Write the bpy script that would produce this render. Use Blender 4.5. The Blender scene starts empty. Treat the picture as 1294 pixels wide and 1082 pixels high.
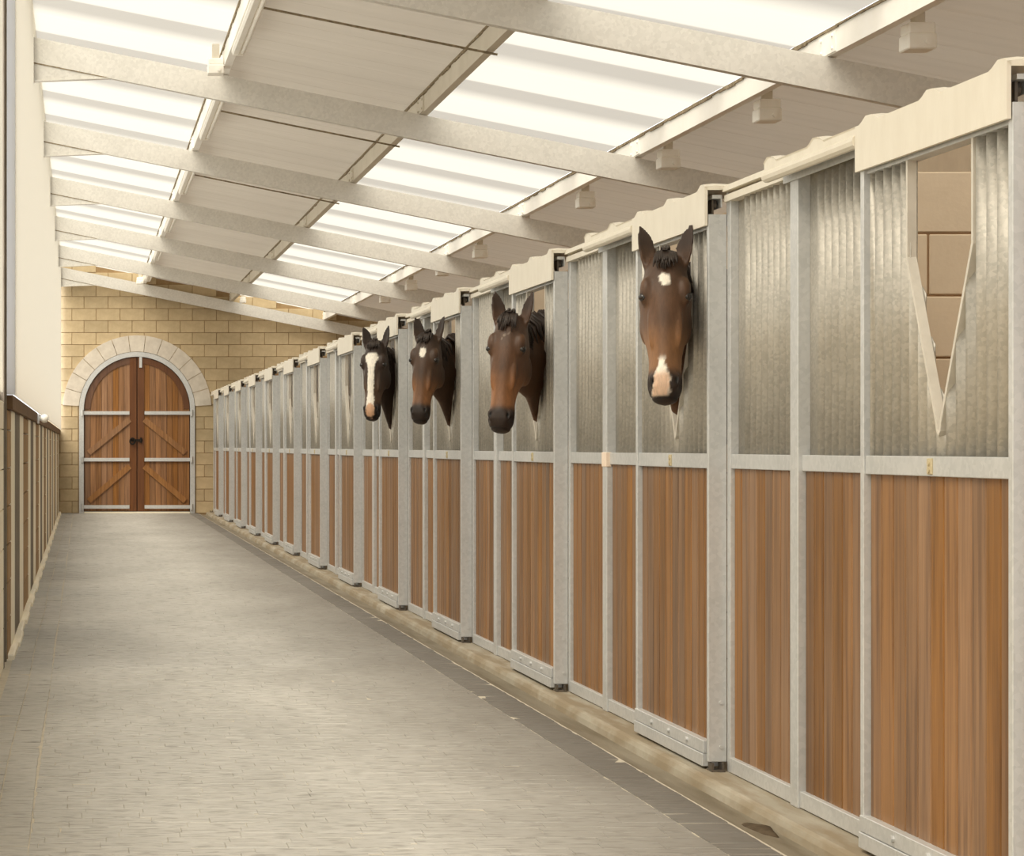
import bpy, bmesh, math, random
from mathutils import Vector, Matrix, noise
import numpy as np

random.seed(7)
S = bpy.context.scene
COL = S.collection
F = 2924.0                      # focal length in pixels of the 1294 px wide frame
VX, VY = 104.1, 563.7           # where the corridor converges
H = 1.335                       # eye height
YB = 45.95                      # face of the end wall
MOD = 3.05                      # width of one stall
Y0 = 6.283                      # near edge of the nearest stall door
XD, XW = 2.526, 2.60            # faces of the doors / the fixed panels
NST = 13

# ------------------------------------------------------------------ camera
cd = bpy.data.cameras.new('camera')
cam = bpy.data.objects.new('camera', cd)
COL.objects.link(cam)
cd.sensor_width = 36.0
cd.lens = 36.0 * F / 1294
cd.shift_x = (647 - VX) / 1294
cd.shift_y = (VY - 541) / 1294
cd.clip_start, cd.clip_end = 0.05, 300
cam.location = (0, 0, H)
cam.rotation_euler = (math.pi / 2, 0, 0)
S.camera = cam

# ------------------------------------------------------------------ world, exposure
W = bpy.data.worlds.new('overcast_sky')
S.world = W
W.use_nodes = True
bg = W.node_tree.nodes['Background']
bg.inputs[0].default_value = (0.95, 0.97, 1.0, 1)
bg.inputs[1].default_value = 1.05
# hazy sun high on the left, a little behind the camera, through the translucent sheets
sd = bpy.data.lights.new('hazy_sun', 'SUN')
sun = bpy.data.objects.new('hazy_sun', sd)
COL.objects.link(sun)
sd.energy = 6.5
sd.angle = math.radians(50)
sd.color = (1.0, 0.98, 0.97)
sun.rotation_euler = Vector((0.37, 0.42, -0.83)).to_track_quat('-Z', 'Y').to_euler()
S.view_settings.view_transform = 'Standard'
S.view_settings.look = 'None'
S.view_settings.gamma = 1
S.view_settings.use_curve_mapping = False
S.view_settings.exposure = 0.72
S.cycles.max_bounces = 14
S.cycles.diffuse_bounces = 7
S.cycles.transmission_bounces = 8
S.cycles.caustics_reflective = False
S.cycles.caustics_refractive = False


# ------------------------------------------------------------------ materials
def lin(r, g, b):
    f = lambda c: (c / 255) / 12.92 if c / 255 <= 0.04045 else ((c / 255 + 0.055) / 1.055) ** 2.4
    return (f(r), f(g), f(b), 1)


class NT:
    def __init__(s, name):
        s.m = bpy.data.materials.new(name)
        s.m.use_nodes = True
        s.t = s.m.node_tree
        s.bsdf = s.t.nodes['Principled BSDF']
        s.out = s.t.nodes['Material Output']

    def n(s, kind, **kw):
        nd = s.t.nodes.new(kind)
        for k, v in kw.items():
            if k in nd.inputs:
                nd.inputs[k].default_value = v
            else:
                setattr(nd, k, v)
        return nd

    def l(s, a, b):
        s.t.links.new(a, b)

    def coords(s, scale=(1, 1, 1), kind='Object'):
        tc = s.n('ShaderNodeTexCoord')
        mp = s.n('ShaderNodeMapping')
        mp.inputs['Scale'].default_value = scale
        s.l(tc.outputs[kind], mp.inputs['Vector'])
        return mp.outputs[0]

    def noise(s, vec, scale, detail=4, rough=0.6):
        t = s.n('ShaderNodeTexNoise')
        t.inputs['Scale'].default_value = scale
        t.inputs['Detail'].default_value = detail
        t.inputs['Roughness'].default_value = rough
        s.l(vec, t.inputs['Vector'])
        return t.outputs['Fac']

    def ramp(s, fac, stops):
        r = s.n('ShaderNodeValToRGB')
        e = r.color_ramp.elements
        while len(e) < len(stops):
            e.new(0.5)
        for el, (p, c) in zip(e, stops):
            el.position = p
            el.color = c
        s.l(fac, r.inputs[0])
        return r.outputs[0]

    def mix(s, a, b, fac, mode='MIX'):
        m = s.n('ShaderNodeMix', data_type='RGBA', blend_type=mode)
        for sock, v in ((m.inputs[6], a), (m.inputs[7], b), (m.inputs[0], fac)):
            if hasattr(v, 'is_output'):
                s.l(v, sock)
            else:
                sock.default_value = v
        return m.outputs[2]

    def bump(s, h, strength=0.3, dist=0.01):
        b = s.n('ShaderNodeBump')
        b.inputs['Strength'].default_value = strength
        b.inputs['Distance'].default_value = dist
        s.l(h, b.inputs['Height'])
        s.l(b.outputs[0], s.bsdf.inputs['Normal'])

    def fin(s, col, rough=0.6, metal=0.0, spec=0.5):
        if hasattr(col, 'is_output'):
            s.l(col, s.bsdf.inputs['Base Color'])
        else:
            s.bsdf.inputs['Base Color'].default_value = col
        s.bsdf.inputs['Roughness'].default_value = rough
        s.bsdf.inputs['Metallic'].default_value = metal
        s.bsdf.inputs['Specular IOR Level'].default_value = spec
        return s.m


def mat_mottled(name, c1, c2, scale=6, rough=0.6, metal=0.0, spec=0.4, bump=0.0, stretch=(1, 1, 1), kind='Object', rnd=0.0, detail=5):
    k = NT(name)
    v = k.coords(stretch, kind)
    f = k.noise(v, scale, detail)
    col = k.ramp(f, [(0.3, c1), (0.7, c2)])
    if rnd:
        oi = k.n('ShaderNodeObjectInfo')
        mr = k.n('ShaderNodeMapRange')
        mr.inputs['To Min'].default_value = 1 - rnd
        mr.inputs['To Max'].default_value = 1 + rnd
        k.l(oi.outputs['Random'], mr.inputs['Value'])
        hs = k.n('ShaderNodeHueSaturation')
        k.l(mr.outputs[0], hs.inputs['Value'])
        k.l(col, hs.inputs['Color'])
        col = hs.outputs[0]
    if bump:
        k.bump(k.noise(v, scale * 9, 3), bump, 0.004)
    return k.fin(col, rough, metal, spec)


def mat_wood(name, dark, mid, light, rnd=0.22, sc=1.0, rough=0.42):
    k = NT(name)
    v = k.coords((34 * sc, 34 * sc, 1.1 * sc))
    oi = k.n('ShaderNodeObjectInfo')
    off = k.n('ShaderNodeVectorMath', operation='ADD')
    mul = k.n('ShaderNodeMath', operation='MULTIPLY')
    mul.inputs[1].default_value = 57.0
    k.l(oi.outputs['Random'], mul.inputs[0])
    k.l(v, off.inputs[0])
    k.l(mul.outputs[0], off.inputs[1])
    f = k.noise(off.outputs[0], 1.0, 5, 0.62)
    grain = k.ramp(f, [(0.28, dark), (0.5, mid), (0.74, light)])
    wr = k.n('ShaderNodeTexWhiteNoise', noise_dimensions='1D')
    k.l(mul.outputs[0], wr.inputs['W'])
    mr = k.n('ShaderNodeMapRange')
    mr.inputs['To Min'].default_value = 1 - rnd
    mr.inputs['To Max'].default_value = 1 + rnd
    k.l(oi.outputs['Random'], mr.inputs['Value'])
    hs = k.n('ShaderNodeHueSaturation')
    k.l(mr.outputs[0], hs.inputs['Value'])
    sr = k.n('ShaderNodeMapRange')
    sr.inputs['To Min'].default_value = 0.82
    sr.inputs['To Max'].default_value = 1.1
    k.l(wr.outputs['Value'], sr.inputs['Value'])
    k.l(sr.outputs[0], hs.inputs['Saturation'])
    k.l(grain, hs.inputs['Color'])
    k.bump(f, 0.15, 0.002)
    return k.fin(hs.outputs[0], rough, 0, 0.4)


def mat_galv(name, c1, c2, rough=0.45, metal=0.35, scale=26):
    k = NT(name)
    v = k.coords((1, 1, 1))
    vo = k.n('ShaderNodeTexVoronoi')
    vo.inputs['Scale'].default_value = scale
    k.l(v, vo.inputs['Vector'])
    big = k.noise(v, 2.3, 4)
    sep = k.n('ShaderNodeSeparateColor')
    k.l(vo.outputs['Color'], sep.inputs[0])
    a = k.n('ShaderNodeMath', operation='MULTIPLY_ADD')
    a.inputs[1].default_value = 0.42
    k.l(sep.outputs[0], a.inputs[0])
    k.l(big, a.inputs[2])
    col = k.ramp(a.outputs[0], [(0.38, c1), (0.95, c2)])
    return k.fin(col, rough, metal, 0.5)


M = {}
M['galv'] = mat_galv('galvanised_steel', lin(198, 200, 200), lin(214, 215, 215), scale=60)
M['galv_sheet'] = mat_galv('galvanised_corrugated_sheet', lin(170, 166, 157), lin(196, 191, 181), 0.42, 0.35, 95)
M['rafter'] = mat_galv('galvanised_roof_beam', lin(210, 207, 200), lin(226, 223, 216), 0.5, 0.15, 45)
M['dark_steel'] = mat_mottled('dark_steel', lin(84, 77, 70), lin(118, 109, 98), 12, 0.5, 0.5)
M['cream'] = mat_mottled('cream_paint', lin(240, 230, 206), lin(248, 241, 222), 3, 0.5, spec=0.3)
M['hood'] = mat_mottled('cream_painted_hood', lin(228, 221, 206), lin(236, 230, 216), 5, 0.5, spec=0.3, stretch=(3, 3, 1))
M['white'] = mat_mottled('white_plastic', lin(246, 242, 232), lin(252, 249, 242), 9, 0.45)
M['board'] = mat_wood('cedar_board', lin(98, 68, 42), lin(136, 97, 58), lin(160, 117, 72))
M['oak'] = mat_wood('golden_door_board', lin(108, 72, 42), lin(140, 96, 54), lin(164, 116, 68), 0.16)
M['oak_dark'] = mat_wood('brown_door_frame', lin(88, 56, 36), lin(104, 67, 42), lin(120, 80, 50), 0.08)
M['oak_brace'] = mat_wood('light_door_brace', lin(124, 84, 50), lin(144, 101, 60), lin(162, 118, 72), 0.06)
M['block'] = mat_mottled('tan_concrete_block', lin(184, 164, 131), lin(204, 185, 150), 5, 0.85, spec=0.15, bump=0.25, rnd=0.09)
M['block_in'] = mat_mottled('tan_stall_block', lin(226, 208, 184), lin(236, 219, 195), 5, 0.85, spec=0.15, bump=0.25, rnd=0.05)
M['mortar'] = mat_mottled('mortar', lin(150, 124, 90), lin(170, 144, 108), 9, 0.9, spec=0.1)
M['mortar_in'] = mat_mottled('stall_mortar', lin(160, 130, 98), lin(176, 146, 112), 9, 0.9, spec=0.1)
M['stone'] = mat_mottled('pale_arch_stone', lin(202, 193, 180), lin(220, 212, 199), 7, 0.8, spec=0.2, bump=0.2, rnd=0.04)
M['pier'] = mat_mottled('brown_pier_block', lin(150, 122, 90), lin(176, 148, 112), 5, 0.85, spec=0.15, rnd=0.06)
def mat_paver(name, mul):
    k = NT(name)
    ge = k.n('ShaderNodeNewGeometry')
    def at(sc):
        mp = k.n('ShaderNodeMapping')
        mp.inputs['Scale'].default_value = sc
        k.l(ge.outputs['Position'], mp.inputs['Vector'])
        return mp.outputs[0]
    g = lambda v: tuple(c * mul for c in lin(*v)[:3]) + (1,)
    big = k.ramp(k.noise(at((0.9, 0.35, 1)), 1.0, 3), [(0.3, g((166, 164, 159))), (0.7, g((190, 188, 183)))])
    dash = k.ramp(k.noise(at((11, 46, 1)), 1.0, 3, 0.55), [(0.36, (0.60, 0.59, 0.58, 1)), (0.50, (1, 1, 1, 1)), (1.0, (1.0, 1.0, 1.0, 1))])
    c = k.mix(big, dash, 0.85, 'MULTIPLY')
    fine = k.ramp(k.noise(at((5, 14, 1)), 1.0, 2), [(0.3, (0.90, 0.89, 0.87, 1)), (0.7, (1.0, 1.0, 1.0, 1))])
    c = k.mix(c, fine, 0.8, 'MULTIPLY')
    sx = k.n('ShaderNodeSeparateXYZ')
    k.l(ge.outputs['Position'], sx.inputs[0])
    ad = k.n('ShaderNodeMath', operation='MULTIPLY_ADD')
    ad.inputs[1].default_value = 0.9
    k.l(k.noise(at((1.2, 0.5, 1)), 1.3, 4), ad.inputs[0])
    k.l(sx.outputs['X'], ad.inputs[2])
    right_shade = k.ramp(ad.outputs[0], [(0.0, (0, 0, 0, 1)), (1.0, (1, 1, 1, 1))])
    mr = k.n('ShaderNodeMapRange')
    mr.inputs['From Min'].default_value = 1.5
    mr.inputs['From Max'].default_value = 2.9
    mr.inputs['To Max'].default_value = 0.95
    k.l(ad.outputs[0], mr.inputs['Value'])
    c = k.mix(c, g((118, 113, 106)), mr.outputs[0])  # shade towards the gutter side, painted into the paver colour
    k.bump(k.noise(at((40, 70, 1)), 1.0, 3), 0.25, 0.004)
    return k.fin(c, 0.6, 0, 0.35)


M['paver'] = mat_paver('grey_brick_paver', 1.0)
M['paver_dark'] = mat_paver('darker_border_paver', 0.72)  # darker border bricks, gutter side shade included in their tone
M['sand'] = mat_mottled('joint_sand', lin(184, 176, 160), lin(202, 194, 178), 14, 0.9, spec=0.1)
M['stall_floor'] = mat_mottled('stall_concrete', lin(150, 136, 116), lin(178, 162, 138), 2, 0.85, spec=0.15)
M['purlin'] = mat_mottled('white_coated_purlin', lin(246, 243, 236), lin(252, 250, 245), 5, 0.5)
M['closure'] = mat_mottled('rough_closure', lin(110, 98, 78), lin(168, 154, 130), 22, 0.9, spec=0.1)
def mat_cement():
    k = NT('grey_roof_sheet')
    f = k.noise(k.coords((0.4, 3, 1)), 1.4, 4)
    c = k.ramp(f, [(0.3, lin(208, 203, 192)), (0.7, lin(218, 213, 203))])
    k.fin(c, 0.8, 0, 0.15)
    tr = k.n('ShaderNodeBsdfTranslucent')
    tr.inputs[0].default_value = (0.46, 0.40, 0.32, 1)
    mx = k.n('ShaderNodeMixShader')
    mx.inputs[0].default_value = 0.10  # slight translucency added to the opaque sheet to brighten the ceiling
    k.l(k.bsdf.outputs[0], mx.inputs[1])
    k.l(tr.outputs[0], mx.inputs[2])
    k.l(mx.outputs[0], k.out.inputs['Surface'])
    return k.m


M['cement'] = mat_cement()
M['grey_and_shade'] = mat_mottled('grey_paint_and_purlin_shade', lin(206, 198, 182), lin(218, 211, 196), 3, 0.6)  # lamp hangers, and the middle purlin with its weaker light put into the colour
M['rail_brown'] = mat_mottled('brown_timber_rail', lin(92, 70, 48), lin(124, 98, 70), 9, 0.7, spec=0.2)
M['dark_post'] = mat_mottled('dark_grey_channel', lin(106, 96, 82), lin(132, 122, 106), 6, 0.6)
M['tag'] = mat_mottled('yellowed_plate', lin(190, 176, 142), lin(206, 194, 162), 30, 0.5)
M['label'] = mat_mottled('pale_pink_label', lin(238, 216, 196), lin(246, 230, 212), 40, 0.6)
M['strap'] = mat_mottled('pale_strap', lin(206, 200, 188), lin(222, 216, 204), 12, 0.4, 0.2)
M['mud'] = mat_mottled('dark_mud', lin(70, 60, 48), lin(96, 84, 68), 22, 0.9, spec=0.1)
M['black_iron'] = mat_mottled('black_iron', lin(26, 22, 18), lin(46, 40, 34), 16, 0.5, 0.4)


def mat_kerb():
    k = NT('stained_kerb_concrete')
    v = k.coords((1, 0.45, 1))
    f = k.noise(v, 2.2, 6)
    base = k.ramp(f, [(0.32, lin(156, 149, 134)), (0.52, lin(170, 163, 148)), (0.72, lin(184, 177, 163))])
    g = k.noise(k.coords((3, 0.5, 1)), 3.1, 5)
    st = k.ramp(g, [(0.42, (0, 0, 0, 1)), (0.62, (1, 1, 1, 1))])
    return (k.bump(k.noise(v, 40, 4), 0.4, 0.004), k.fin(k.mix(lin(146, 133, 112), base, st), 0.8, 0, 0.2))[1]


def mat_gutter():
    k = NT('brown_stained_gutter')
    v = k.coords((2.2, 0.4, 1))
    f = k.noise(v, 2.6, 6)
    base = k.ramp(f, [(0.34, lin(112, 103, 86)), (0.5, lin(130, 122, 106)), (0.7, lin(144, 136, 120))])
    return (k.bump(k.noise(v, 40, 4), 0.35, 0.004), k.fin(base, 0.6, 0, 0.35))[1]


M['kerb'] = mat_kerb()
M['gutter'] = mat_gutter()


def mat_translucent(name, c, thin, clear=0.42):
    """sheeting that lets daylight through, part of it straight, part scattered; c: two colours, the denser sheets thin out to the clear ones at both laps"""
    k = NT(name)
    tr = k.n('ShaderNodeBsdfTranslucent')
    tp = k.n('ShaderNodeBsdfTransparent')
    mt = k.n('ShaderNodeMixShader')
    if len(c) > 1:
        tc = k.n('ShaderNodeTexCoord')
        sp = k.n('ShaderNodeSeparateXYZ')
        k.l(tc.outputs['Object'], sp.inputs[0])
        dv = k.n('ShaderNodeMath', operation='DIVIDE')
        k.l(sp.outputs['Y'], dv.inputs[0])
        dv.inputs[1].default_value = 0.8615
        k.l(k.ramp(dv.outputs[0], [(0.0, c[0]), (0.06, c[1]), (0.55, c[1]), (1.0, c[0])]), tr.inputs[0])
        k.l(k.ramp(dv.outputs[0], [(0.0, thin[0]), (0.06, thin[1]), (0.55, thin[1]), (1.0, thin[0])]), tp.inputs[0])
    else:
        tr.inputs[0].default_value = c[0]
        tp.inputs[0].default_value = thin[0]
    mt.inputs[0].default_value = clear
    k.l(tr.outputs[0], mt.inputs[1])
    k.l(tp.outputs[0], mt.inputs[2])
    df = k.n('ShaderNodeBsdfDiffuse')
    df.inputs[0].default_value = (0.8, 0.77, 0.68, 1)
    mx = k.n('ShaderNodeMixShader')
    mx.inputs[0].default_value = 0.2
    k.l(mt.outputs[0], mx.inputs[1])
    k.l(df.outputs[0], mx.inputs[2])
    k.l(mx.outputs[0], k.out.inputs['Surface'])
    return k.m


T1, T2 = (0.98, 0.92, 0.78, 1), (0.62, 0.575, 0.49, 1)
C1, C2 = (0.28, 0.26, 0.215, 1), (0.16, 0.147, 0.124, 1)
M['clear'] = mat_translucent('translucent_roof_sheet', (C1,), (T1,))
M['wallclear'] = mat_translucent('translucent_wall_cladding', ((0.42, 0.39, 0.33, 1),), (T1,), 0.5)
M['flash'] = mat_translucent('bluish_white_flashing', ((0.85, 0.85, 0.85, 1),), ((0.8, 0.8, 0.8, 1),), 0.0)
M['dense'] = mat_translucent('denser_translucent_roof_sheet', (C1, C2), (T1, T2))  # denser colour across the sheet, running out to clear at the laps


def mat_coat():
    k = NT('horse_coat')
    at = k.n('ShaderNodeAttribute')
    at.attribute_name = 'coat'
    v = k.coords((60, 60, 14))
    f = k.noise(v, 1.6, 4)
    shade = k.ramp(f, [(0.25, (0.78, 0.78, 0.78, 1)), (0.75, (1.16, 1.14, 1.1, 1))])
    c = k.mix(at.outputs['Color'], shade, 1.0, 'MULTIPLY')
    k.bump(f, 0.12, 0.003)
    k.fin(c, 0.48, 0, 0.35)
    return k.m


M['coat'] = mat_coat()
M['mane'] = mat_mottled('black_hair', lin(34, 26, 22), lin(58, 46, 38), 60, 0.5, stretch=(1, 1, 0.2))
M['eye'] = mat_mottled('dark_eye', lin(18, 12, 10), lin(30, 20, 14), 30, 0.08, spec=0.7)


# ------------------------------------------------------------------ mesh helpers
class MB:
    def __init__(s):
        s.v, s.f = [], []

    def add(s, vs, fs):
        o = len(s.v)
        s.v += [tuple(p) for p in vs]
        s.f += [tuple(i + o for i in q) for q in fs]
        return s

    def box(s, x0, x1, y0, y1, z0, z1, b=0.0):
        if b <= 0:
            return s.add([(x0, y0, z0), (x1, y0, z0), (x1, y1, z0), (x0, y1, z0), (x0, y0, z1), (x1, y0, z1), (x1, y1, z1), (x0, y1, z1)],
                         [(0, 3, 2, 1), (4, 5, 6, 7), (0, 1, 5, 4), (1, 2, 6, 5), (2, 3, 7, 6), (3, 0, 4, 7)])
        bm = bmesh.new()
        bmesh.ops.create_cube(bm, size=1)
        for v in bm.verts:
            v.co = ((x0 + x1) / 2 + v.co.x * (x1 - x0), (y0 + y1) / 2 + v.co.y * (y1 - y0), (z0 + z1) / 2 + v.co.z * (z1 - z0))
        bmesh.ops.bevel(bm, geom=bm.edges[:], offset=b, segments=1, affect='EDGES')
        bm.verts.index_update()
        s.add([v.co[:] for v in bm.verts], [[v.index for v in f.verts] for f in bm.faces])
        bm.free()
        return s

    def prism(s, poly, axis, a0, a1):
        """poly: 2-D outline; axis 'x','y','z' it is extruded along"""
        n = len(poly)
        P = {'x': lambda p, a: (a, p[0], p[1]), 'y': lambda p, a: (p[0], a, p[1]), 'z': lambda p, a: (p[0], p[1], a)}[axis]
        vs = [P(p, a0) for p in poly] + [P(p, a1) for p in poly]
        fs = [tuple(range(n)), tuple(range(2 * n - 1, n - 1, -1))] + [(i, i + n, (i + 1) % n + n, (i + 1) % n) for i in range(n)]
        return s.add(vs, fs)

    def tube(s, pts, r, n=8, cap=True):
        rings = []
        pts = [Vector(p) for p in pts]
        rr = r if isinstance(r, (list, tuple)) else [r] * len(pts)
        ref = None
        for i, p in enumerate(pts):
            t = (pts[min(i + 1, len(pts) - 1)] - pts[max(i - 1, 0)]).normalized()
            if ref is None:
                ref = Vector((0, 0, 1)) if abs(t.z) < 0.9 else Vector((0, 1, 0))
            a = t.cross(ref).normalized()
            b = a.cross(t).normalized()
            ref = b
            rings.append([p + (a * math.cos(2 * math.pi * k / n) + b * math.sin(2 * math.pi * k / n)) * rr[i] for k in range(n)])
        return s.loft(rings, cap)

    def loft(s, rings, cap=True):
        n = len(rings[0])
        vs = [p for r in rings for p in r]
        fs = []
        for i in range(len(rings) - 1):
            for k in range(n):
                fs.append((i * n + k, i * n + (k + 1) % n, (i + 1) * n + (k + 1) % n, (i + 1) * n + k))
        if cap:
            fs.append(tuple(range(n - 1, -1, -1)))
            fs.append(tuple(range((len(rings) - 1) * n, len(rings) * n)))
        return s.add(vs, fs)

    def ball(s, c, rx, ry=None, rz=None, nu=12, nv=8):
        ry, rz = ry or rx, rz or rx
        rings = []
        for j in range(nv + 1):
            t = math.pi * (0.02 + 0.96 * j / nv)
            rings.append([(c[0] + rx * math.sin(t) * math.cos(2 * math.pi * k / nu), c[1] + ry * math.sin(t) * math.sin(2 * math.pi * k / nu), c[2] - rz * math.cos(t)) for k in range(nu)])
        return s.loft(rings)

    def mesh(s, name, mat, smooth=False):
        me = bpy.data.meshes.new(name)
        me.from_pydata(s.v, [], s.f)
        bm = bmesh.new()
        bm.from_mesh(me)
        bmesh.ops.recalc_face_normals(bm, faces=bm.faces[:])
        bm.to_mesh(me)
        bm.free()
        me.materials.append(M[mat] if isinstance(mat, str) else mat)
        if smooth:
            for p in me.polygons:
                p.use_smooth = True
        return me

    def build(s, name, mat, parent=None, loc=(0, 0, 0), smooth=False):
        return obj(name, s.mesh(name, mat, smooth), parent, loc)


def obj(name, me, parent=None, loc=(0, 0, 0)):
    o = bpy.data.objects.new(name, me)
    COL.objects.link(o)
    o.location = loc
    if parent:
        o.parent = parent
    return o


def tag(o, label, cat, group=None, kind=None):
    o['label'], o['category'] = label, cat
    if group:
        o['group'] = group
    if kind:
        o['kind'] = kind
    return o


def thing(name, label, cat, loc=(0, 0, 0), group=None, kind=None):
    o = bpy.data.objects.new(name, None)
    COL.objects.link(o)
    o.empty_display_size = 0.1
    o.location = loc
    return tag(o, label, cat, group, kind)


def dup(root, loc, label, skip=()):
    r = root.copy()
    COL.objects.link(r)
    r.location = loc
    r['label'] = label
    for ch in root.children:
        if ch.name.split('.')[0] in skip:
            continue
        c = ch.copy()
        COL.objects.link(c)
        c.parent = r
        for g in ch.children:
            d = g.copy()
            COL.objects.link(d)
            d.parent = c
    return r


def wpos(px, py, d):
    return Vector(((px - VX) * d / F, d, H - (py - VY) * d / F))


ORD = ['first', 'second', 'third', 'fourth', 'fifth', 'sixth', 'seventh', 'eighth', 'ninth', 'tenth', 'eleventh', 'twelfth', 'thirteenth', 'fourteenth', 'fifteenth']

# ------------------------------------------------------------------ floor
XL = -0.4615
floor = MB().box(-0.75, 2.30, -4.0, YB + 0.3, -0.2, -0.003).build('floor', 'sand')
tag(floor, 'grey brick paved corridor floor between stalls and left wall', 'floor', kind='structure')
slab = MB().box(2.62, 6.6, -4.0, YB + 0.3, -0.2, 0.0).build('floor', 'stall_floor')
tag(slab, 'plain concrete floor inside the stalls behind the doors', 'floor', kind='structure')


def paver_geo(lx, ly, c=0.0035, t=0.03):
    x, y = lx / 2, ly / 2
    d = 0.0012
    vs = [(-x, -y, -t), (x, -y, -t), (x, y, -t), (-x, y, -t), (-x, -y, -c), (x, -y, -c), (x, y, -c), (-x, y, -c),
          (-x + d, -y + c, 0), (x - d, -y + c, 0), (x - d, y - c, 0), (-x + d, y - c, 0)]
    fs = [(8, 9, 10, 11)] + [(i, (i + 1) % 4, (i + 1) % 4 + 4, i + 4) for i in range(4)] + [(i + 4, (i + 1) % 4 + 4, (i + 1) % 4 + 8, i + 8) for i in range(4)]
    return vs, fs


rp = random.Random(3)
PL = []                                                # (x, y, rotated, dz, tilt)
PITCH_X, PITCH_Y = 0.2085, 0.104
y = 6.9
row = 0
while y < YB - 0.03:
    x = -0.178 - PITCH_X * rp.random()
    while x < 2.10:
        x0, x1 = max(x, -0.178), min(x + PITCH_X, 2.108)
        if x1 - x0 > 0.008:
            wob = 0.010 * math.sin(x0 * 3.1 + y * 0.9) + 0.006 * math.sin(x0 * 9 - y * 2.3)
            PL.append(((x0 + x1) / 2, y + wob, x1 - x0 - 0.0005, 0.1015, rp.uniform(-0.0015, 0.0015), rp.gauss(0, 0.008), rp.gauss(0, 0.006), rp.gauss(0, 0.014)))
        x += PITCH_X
    y += PITCH_Y
    row += 1
BORD = []
for xc, w in ((-0.246, 0.124), (-0.374, 0.124)):
    y = 6.9
    while y < YB - 0.1:
        BORD.append((xc + 0.005 * math.sin(y * 1.1), y + 0.1, w, 0.203, rp.uniform(-0.002, 0.002), rp.gauss(0, 0.008), rp.gauss(0, 0.01), rp.gauss(0, 0.012)))
        y += 0.208
y = 6.9
while y < YB - 0.05:
    BORD.append((2.20, y, 0.176, 0.098, rp.uniform(-0.002, 0.002), rp.gauss(0, 0.006), rp.gauss(0, 0.01), rp.gauss(0, 0.01)))
    y += PITCH_Y
ALLP = PL + BORD
# the 300 nearest that fall inside the frame are single pavers, the rest one part
seen = []
for q in ALLP:
    px = VX + F * q[0] / q[1]
    py = VY + F * H / q[1]
    if -20 < px < 1300 and py < 1086:
        seen.append(q)
seen.sort(key=lambda q: q[1])
single = set(map(id, seen[:298]))
cache = {}
mass, edge_mass = MB(), MB()
for q in ALLP:
    if q[1] < 7.35:
        continue
    if id(q) in single:
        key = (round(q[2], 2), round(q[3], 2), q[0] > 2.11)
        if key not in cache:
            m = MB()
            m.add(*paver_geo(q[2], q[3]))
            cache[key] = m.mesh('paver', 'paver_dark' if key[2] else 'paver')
        o = obj('paver', cache[key], floor, (q[0], q[1], q[4]))
        o.rotation_euler = (q[5], q[6], q[7])
    else:
        R = Matrix.Translation((q[0], q[1], q[4])) @ Matrix.Rotation(q[7], 4, 'Z') @ Matrix.Rotation(q[6], 4, 'Y') @ Matrix.Rotation(q[5], 4, 'X')
        vs, fs = paver_geo(q[2], q[3])
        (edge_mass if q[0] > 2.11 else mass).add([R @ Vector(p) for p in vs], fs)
pm = mass.build('paving', 'paver', floor)
pm['kind'] = 'stuff'
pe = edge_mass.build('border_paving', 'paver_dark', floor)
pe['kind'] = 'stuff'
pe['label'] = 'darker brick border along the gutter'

# kerb and dished gutter under the stall fronts
kp = [(2.75, -0.15), (2.75, 0.022), (2.485, 0.022), (2.468, 0.014), (2.458, -0.004), (2.452, -0.034), (2.44, -0.15)]
kerb_m = MB()
rk = random.Random(5)
ys = [-4.0 + 0.35 * i for i in range(144)]
ys[-1] = YB
rings = []
for yy in ys:
    j = 0.008 * noise.noise((yy * 0.35, 0, 0))
    rings.append([(x - (j if 2.44 < x < 2.5 else 0), yy, z + (0.5 * j if x < 2.5 else 0)) for x, z in kp])
kerb_m.loft(rings)
kerb = kerb_m.build('trim_1', 'kerb')
tag(kerb, 'worn concrete kerb carrying the stall fronts on the right', 'kerb', kind='structure')
gm = MB()
rings = []
for yy in ys:
    j = 0.006 * noise.noise((yy * 0.7, 9, 0))
    rings.append([(2.2895 + j * 0.6, yy, -0.15), (2.2895 + j * 0.6, yy, -0.004), (2.33, yy, -0.016 + j), (2.38, yy, -0.026 + j), (2.43, yy, -0.030), (2.462, yy, -0.030), (2.462, yy, -0.15)])
gm.loft(rings)
gut = gm.build('trim_2', 'gutter')
tag(gut, 'shallow brown stained concrete gutter between paving and kerb', 'gutter', kind='structure')
# mud patch in the gutter near the camera
mp = MB()
c = (2.40, 8.19)
ring = [(c[0] + 0.05 * math.cos(a) * (1 + 0.25 * math.sin(3 * a)), c[1] + 0.16 * math.sin(a) * (1 + 0.2 * math.cos(2 * a + 1))) for a in [2 * math.pi * k / 20 for k in range(20)]]
mp.loft([[(x, yy, -0.034) for x, yy in ring], [(c[0] + (x - c[0]) * 0.8, c[1] + (yy - c[1]) * 0.8, -0.018) for x, yy in ring], [(c[0] + (x - c[0]) * 0.3, c[1] + (yy - c[1]) * 0.3, -0.010) for x, yy in ring]])
tag(mp.build('mud_patch', 'mud', smooth=True), 'dark muddy patch lying in the gutter beside the kerb', 'mud', kind='stuff')

# ------------------------------------------------------------------ end wall with the arched doorway
DX, DZ, DR = 1.084, 2.053, 1.051           # arch centre, spring height, door radius
RV = 1.46
CH, CL = 0.239, 0.478


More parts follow.
